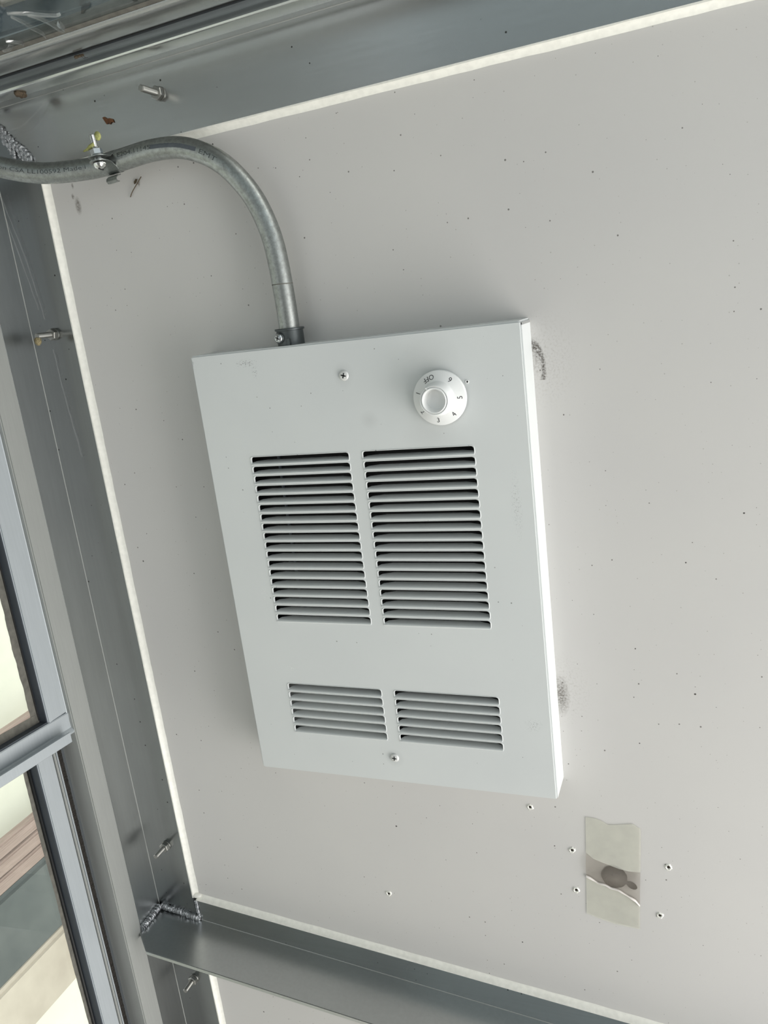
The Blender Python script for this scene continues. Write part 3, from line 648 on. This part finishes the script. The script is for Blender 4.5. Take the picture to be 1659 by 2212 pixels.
# set screw connector
cn = empty('set_screw_connector', (0.095, -0.018, 0)); tag(cn, 'dark die-cast set screw connector where the conduit enters the heater', 'connector')
C0 = V((0.0950, -0.018, 0.0001)); ax = V((0.012, 0, 1)).normalized()
bm = bmesh.new(); lathe(bm, [(0.0092, -0.0), (0.0118, -0.0), (0.0116, 0.0120), (0.0116, 0.0122), (0.0128, 0.0125), (0.0129, 0.0136), (0.0126, 0.0142), (0.0094, 0.0142), (0.0092, 0.0)], C0, ax, 40); done('body', bm, M_DZINC, cn, 30)
a = V((-0.10, -0.995, 0)).normalized()
bm = bmesh.new(); lathe(bm, [(0.0046, 0), (0.0046, 0.0020), (0.0042, 0.0026), (0, 0.0026)], C0+V((-0.0022, 0, 0.0068))+V((-0.0022, -0.0104, 0)), a, 24); done('screw_boss', bm, M_DZINC, cn, 40)
cross_screw(cn, C0+V((-0.0046, -0.0128, 0.0068)), a, 0.0040, 0.0022, M_ZINC, 0.3)
bm = bmesh.new(); box(bm, 0.0972, 0.1004, -0.0305, -0.0280, 0.0002, 0.0058); done('stop_lug', bm, M_DZINC, cn, 30, 0.0004)

# pipe clamp bolted round the conduit
cl = empty('pipe_clamp', (-0.040, -0.024, 0.173)); tag(cl, 'zinc strap clamp with a bolt gripping the conduit below the top angle', 'clamp')
i0 = min(range(len(cpath)), key=lambda i: abs(cpath[i].x+0.0500)+(0 if acc[i] > .14 else 9)); pc, tc = at_s(acc[i0]); fwd = V((-0.12, -1, 0)); fwd = (fwd-tc*fwd.dot(tc)).normalized(); upv = fwd.cross(tc); upv = upv if upv.z > 0 else -upv
def strap(prof, half, thick, name):
    # strip of sheet following a 2-D outline (forward, up), half wide along the pipe
    bm = bmesh.new(); rows = []
    for a, b, hw in prof: rows.append([bm.verts.new(pc+fwd*a+upv*b+tc*(s*hw)) for s in (-1, -0.33, 0.33, 1)])
    for A, B in zip(rows, rows[1:]):
        for k in range(3): bm.faces.new((A[k], A[k+1], B[k+1], B[k]))
    bmesh.ops.recalc_face_normals(bm, faces=bm.faces[:]); bmesh.ops.solidify(bm, geom=bm.faces[:], thickness=thick); return done(name, bm, M_GALV, cl, 45)
RB_ = RAD+0.0004; hw = 0.0078
prof = [(0.0285, 0.0020, 0.0035), (0.0265, 0.0020, 0.0062), (0.0200, 0.0022, hw), (0.0135, 0.0026, hw), (0.0108, 0.0042, hw)]
prof += [(RB_*math.cos(math.radians(d)), RB_*math.sin(math.radians(d)), hw) for d in range(40, 321, 14)]
prof += [(0.0108, -0.0046, hw), (0.0135, -0.0032, hw), (0.0200, -0.0028, hw), (0.0265, -0.0026, 0.0062), (0.0285, -0.0026, 0.0035)]
strap(prof, hw, 0.0009, 'strap')
strap([(-0.002, -RB_-0.0006, 0.005), (0.003, -RB_-0.0016, 0.005), (0.0075, -RB_-0.0042, 0.005), (0.0085, -RB_-0.0066, 0.005), (0.0065, -RB_-0.0082, 0.005), (0.003, -RB_-0.0078, 0.005)], 0.005, 0.0008, 'strap_hook')
bc = pc+fwd*0.0205
bm = bmesh.new(); n = 44; tube(bm, [bc+upv*(-0.003+0.0225*i/n) for i in range(n+1)], lambda i: 0.0026+(0.00032 if i % 2 else 0), 14); done('bolt_thread', bm, M_ZINC, cl, 20)
bm = bmesh.new(); lathe(bm, [(0.0020, 0.0032), (0.0048, 0.0032), (0.0052, 0.0038), (0.0052, 0.0078), (0.0046, 0.0084), (0.0026, 0.0084)], bc, upv, 6); done('nut', bm, M_ZINC, cl, 25)
bm = bmesh.new(); lathe(bm, [(0, -0.0035), (0.0055, -0.0035), (0.0054, -0.0048), (0.0044, -0.0068), (0.0025, -0.0080), (0, -0.0083)], bc, upv, 28); hd = done('bolt_head', bm, M_CHROME, cl, 50)
bm = bmesh.new(); q = bc+upv*-0.0084
hexa(bm, [q+tc*s*0.0006+fwd*r*0.0035+upv*h for h in (0.0022, -0.0001) for s, r in ((-1, -1), (1, -1), (1, 1), (-1, 1))]); done('slot', bm, M_INK, hd)

# bolts through the angles
def stud(c, ln, label, rot=0.0, r=0.0026, nr=0.0056, mat=None):
    mat = mat or M_DULL; c = V(c); e = empty('threaded_bolt', c); tag(e, label, 'bolt', 'bolts holding the panel to the frame'); ax = V((0, -1, 0))
    bm = bmesh.new(); lathe(bm, [(nr*1.05, 0), (nr*1.08, 0.0003), (nr*1.05, 0.0014), (r, 0.0015)], c, ax, 28); done('washer', bm, mat, e, 30)
    bm = bmesh.new(); lathe(bm, [(nr*1.0, 0.0015), (nr*1.06, 0.0019), (nr*1.06, 0.0055), (nr*0.95, 0.0061), (r, 0.0062)], c, ax, 6)
    bmesh.ops.rotate(bm, cent=c, matrix=Matrix.Rotation(rot, 3, 'Y'), verts=bm.verts[:]); done('nut', bm, mat, e, 25)
    n = max(8, int((ln-0.006)/0.0005)); n += n % 2
    bm = bmesh.new(); tube(bm, [c+ax*(0.004+(ln-0.004)*i/n) for i in range(n+1)], lambda i: (r*0.8 if i in (0, n) else r+(0.00016 if i % 2 else -0.00006)), 14); done('threaded_rod', bm, mat, e, 30)
stud((-0.0031, -0.005, 0.2219), 0.0265, 'threaded bolt with hex nut on the top angle, right of the conduit clamp', 0.2)
stud((-0.1734, -0.005, 0.0348), 0.0245, 'threaded bolt on the left angle holding a yellow insect egg case', 0.5)
stud((-0.1725, -0.005, -0.5591), 0.0215, 'threaded bolt on the left angle just above the bottom angle', 0.1)
stud((-0.1738, -0.005, -0.7510), 0.0205, 'threaded bolt on the left angle below the welded bottom angle', 0.3)

# clear tape over the cable hole
tp = [(0.3177, -0.4554), (0.3269, -0.4556), (0.3330, -0.4577), (0.3378, -0.4609), (0.3444, -0.4600), (0.3527, -0.4583), (0.3601, -0.4567), (0.3636, -0.4596), (0.3667, -0.4611)]
top = lambda u: next((a[1]+(b[1]-a[1])*(0.3177+0.049*u-a[0])/(b[0]-a[0]) for a, b in zip(tp, tp[1:]) if a[0] <= 0.3177+0.049*u <= b[0]+1e-9), -0.4611)
bt = [(0, -0.5629), (0.28, -0.5668), (0.55, -0.5698), (0.8, -0.5706), (1, -0.5712)]
def pw(P, u):
    for a, b in zip(P, P[1:]):
        if u <= b[0]+1e-9: return a[1]+(b[1]-a[1])*(u-a[0])/(b[0]-a[0])
    return P[-1][1]
up = [(0, -0.4939), (0.14, -0.5000), (0.41, -0.5042), (0.62, -0.5072), (0.8, -0.5084), (1, -0.5076)]
dn = [(0, -0.5198), (0.24, -0.5258), (0.54, -0.5296), (0.74, -0.5342), (0.92, -0.5398), (1, -0.5441)]
def tape_pt(u, z, y): x = 0.3177+0.0490*u-0.0054*((-0.4554-z)/0.115)*1.0; return (x, y, z)
tape = empty('tape', (0.341, 0, -0.513)); tag(tape, 'yellowed clear tape strip stuck over a dark hole below right of the heater', 'tape')
def tape_patch(za, zb, mat, name, ya, n=24, mz=14):
    bm = bmesh.new(); G = []
    for j in range(mz+1):
        row = []
        for i in range(n+1):
            u = i/n; z = za(u)+(zb(u)-za(u))*j/mz; row.append(bm.verts.new(tape_pt(u, z, -ya(u, j/mz))))
        G.append(row)
    for A, B in zip(G, G[1:]):
        for i in range(n): bm.faces.new((A[i], A[i+1], B[i+1], B[i]))
    return done(name, bm, mat, tape, 'all')
U_ = lambda u: pw(up, u)
D_ = lambda u: pw(dn, u)
B_ = lambda u: pw(bt, u)
tape_patch(top, U_, M_TAPE, 'stuck_end', lambda u, v: 0.0008)
tape_patch(D_, B_, M_TAPE, 'stuck_end', lambda u, v: 0.0008)
tape_patch(U_, D_, loose_mat(), 'loose_middle', lambda u, v: 0.0008+0.0026*math.sin(math.pi*v)**0.8)
tape_patch(lambda u: D_(u)+0.0010+0.0007*math.sin(23*u), lambda u: D_(u)-0.0009-0.0006*math.sin(14*u+1), simple('creased_tape', (236, 230, 224), 0.4), 'crease', lambda u, v: 0.0010+0.0016*math.sin(math.pi*v)+0.0002*math.sin(31*u), 40, 6)

# ------------------------------------------------------------------ small natural debris
def flat_shape(name, pts, thick, mat, label, cat, y=-0.0052, curl=0.0):
    bm = bmesh.new(); f = bm.faces.new([bm.verts.new((x, y-curl*abs(math.sin(40*x)), z)) for x, z in pts]); ex = bmesh.ops.extrude_face_region(bm, geom=[f])
    bmesh.ops.translate(bm, verts=[v for v in ex['geom'] if isinstance(v, bmesh.types.BMVert)], vec=(0, -thick, 0)); return tag(done(name, bm, mat), label, cat)
lx, lz = -0.0609, 0.2107
flat_shape('leaf_fragment', [(lx-0.0056, lz+0.0040), (lx-0.0030, lz+0.0042), (lx-0.0008, lz+0.0022), (lx+0.0026, lz+0.0020), (lx+0.0052, lz+0.0008), (lx+0.0060, lz-0.0022), (lx+0.0034, lz-0.0014), (lx+0.0012, lz-0.0030), (lx+0.0004, lz-0.0012), (lx-0.0022, lz-0.0022), (lx-0.0040, lz+0.0010)], 0.0005, M_LEAF, 'dry brown leaf fragment stuck to the top angle above the clamp', 'leaf', curl=0.0006)
bm = bmesh.new(); tube(bm, spline([(-0.0400, -0.0014, 0.1612), (-0.0455, -0.0018, 0.1560), (-0.0520, -0.0016, 0.1505), (-0.0558, -0.0012, 0.1462)], 5), 0.0004, 6); tag(done('twig', bm, M_TWIG, None, 'all'), 'thin brown twig on the panel just below the clamp', 'twig')
flat_shape('seed_husk', [(-0.0492, 0.1582), (-0.0466, 0.1604), (-0.0452, 0.1598), (-0.0470, 0.1570), (-0.0490, 0.1562)], 0.0005, M_TWIG, 'brown seed husk beside the twig under the clamp', 'seed', y=-0.0006)
tipc = bc+upv*0.0175
bm = bmesh.new(); tube(bm, [tipc+fwd*0.0015+tc*a+upv*b for a, b in ((-0.001, -0.006), (0.0035, -0.0065), (0.007, -0.008), (0.011, -0.0085))] if (tc.x < 0) else [tipc+fwd*0.0015-tc*a+upv*b for a, b in ((-0.001, -0.006), (0.0035, -0.0065), (0.007, -0.008), (0.011, -0.0085))], lambda i: (0.0022, 0.0018, 0.0012, 0.0006)[i], 8)
bmesh.ops.create_icosphere(bm, subdivisions=2, radius=0.0032, matrix=Matrix.Translation(tipc-fwd*0.002+V((0.004, 0, 0.001))) @ Matrix.Diagonal((1, 0.7, 1.2, 1)))
tag(done('silk_cocoon', bm, M_YELLOW, None, 'all'), 'yellow green insect silk wrapped on the clamp bolt tip', 'cocoon')
bm = bmesh.new(); bmesh.ops.create_icosphere(bm, subdivisions=3, radius=0.0032, matrix=Matrix.Translation((-0.1740, -0.0285, 0.0300)) @ Matrix.Diagonal((1.1, 1.0, 1.3, 1)))
for v in bm.verts: v.co += V((random.uniform(-1, 1), random.uniform(-1, 1), random.uniform(-1, 1)))*0.0003
tag(done('egg_case', bm, simple('tan_egg_case', (150, 138, 104), 0.9, 0, 0.3, 700), None, 'all'), 'small tan insect egg case hanging under a bolt end on the left angle', 'egg case')
cz = 0.2479+SL*(-0.132)-0.0006
bm = bmesh.new(); bmesh.ops.create_icosphere(bm, subdivisions=3, radius=0.0040, matrix=Matrix.Translation((-0.1325, -0.0275, cz-0.0018)) @ Matrix.Diagonal((0.95, 1.7, 0.7, 1)))
for v in bm.verts: v.co += V((random.uniform(-1, 1), random.uniform(-1, 1), random.uniform(-1, 1)))*0.0004
tag(done('cocoon', bm, M_BUG, None, 'all'), 'brown cocoon stuck to the bright edge of the roof light frame', 'cocoon')
fc = V((-0.042, -0.052, 0.2479+SL*(-0.042)+0.0035)); fly = empty('dead_fly', fc); tag(fly, 'dead fly caught on the roof light seal above the top angle', 'fly')
bm = bmesh.new()
for dx, r in ((0.0, 0.0013), (0.0026, 0.0012), (-0.0035, 0.0015)): bmesh.ops.create_icosphere(bm, subdivisions=2, radius=r, matrix=Matrix.Translation(fc+V((dx, 0, -0.0006))) @ Matrix.Diagonal((1.6, 0.9, 0.9, 1)))
done('body', bm, M_BUG, fly, 'all')
for s in (-1, 1):
    bm = bmesh.new(); bm.faces.new([bm.verts.new(fc+V(p)) for p in ((0, 0, -0.0012), (-0.003, s*0.0022, -0.0018), (-0.0075, s*0.0026, -0.0016), (-0.0065, s*0.0004, -0.0012))]); done('wing', bm, M_WING, fly)
for k in range(4):
    bm = bmesh.new(); tube(bm, [fc+V((0.001+0.001*k, 0, -0.001)), fc+V((0.002+0.0012*k, 0.002*(-1)**k, -0.0025)), fc+V((0.003+0.0012*k, 0.003*(-1)**k, -0.002))], 0.00018, 5); done('leg', bm, M_INK, fly)
# cobweb strands in the corner and on the left angle
bm = bmesh.new()
for P in ([(-0.199, -0.009, 0.17), (-0.187, -0.0075, 0.11), (-0.180, -0.0065, 0.05)], [(-0.178, -0.0065, 0.02), (-0.176, -0.0065, -0.03), (-0.171, -0.0065, -0.09)], [(-0.190, -0.008, 0.226), (-0.155, -0.012, 0.222), (-0.12, -0.0075, 0.24)], [(-0.196, -0.012, 0.15), (-0.189, -0.008, 0.09), (-0.185, -0.0065, 0.06)]):
    tube(bm, [p+V((random.uniform(-.0004, .0004), 0, random.uniform(-.0004, .0004))) for p in spline(P, 10)], lambda i: 0.0005+0.0004*random.random(), 5)
web = tag(done('cobweb', bm, M_WEB, None, 'all'), 'faint cobweb strands along the left angle and upper left corner', 'cobweb', None, 'stuff')
# wrinkles in the clear film left on the roof light
bm = bmesh.new()
FR = [[(-0.0284, -0.1409), (-0.0193, -0.1307), (-0.0137, -0.1208), (-0.0076, -0.1142), (-0.0029, -0.1148)],
    [(-0.0311, -0.1348), (-0.0329, -0.1226), (-0.0369, -0.1098), (-0.0393, -0.0970), (-0.0435, -0.0864)],
    [(-0.0208, -0.1292), (-0.0202, -0.1169), (-0.0222, -0.1045), (-0.0260, -0.0908), (-0.0250, -0.0865)],
    [(-0.0694, -0.1022), (-0.0652, -0.0920), (-0.0667, -0.0865)],
    [(-0.0146, -0.1036), (-0.0209, -0.0947), (-0.0246, -0.0866)],
    [(-0.0746, -0.0950), (-0.0765, -0.0900), (-0.0824, -0.0870), (-0.0865, -0.0890)]]
for P in FR:
    q = spline([(x, y, 0) for x, y in P], 8); n = len(q); rows = []
    for i, p in enumerate(q):
        t = (q[min(i+1, n-1)]-q[max(i-1, 0)]).normalized(); sd = V((-t.y, t.x, 0)); wd = 0.0022*math.sin(math.pi*(i+0.6)/(n+0.2))+0.0003; z = zg(p.x)
        rows.append([bm.verts.new((p.x+sd.x*a*wd, p.y+sd.y*a*wd, z-0.0003-h)) for a, h in ((-1, 0), (-0.5, 0.0012), (0, 0.0020), (0.6, 0.0008), (1, 0))])
    for A, B in zip(rows, rows[1:]):
        for i in range(4): bm.faces.new((A[i], A[i+1], B[i+1], B[i]))
done('film_wrinkle', bm, M_FILM, sky, 'all')
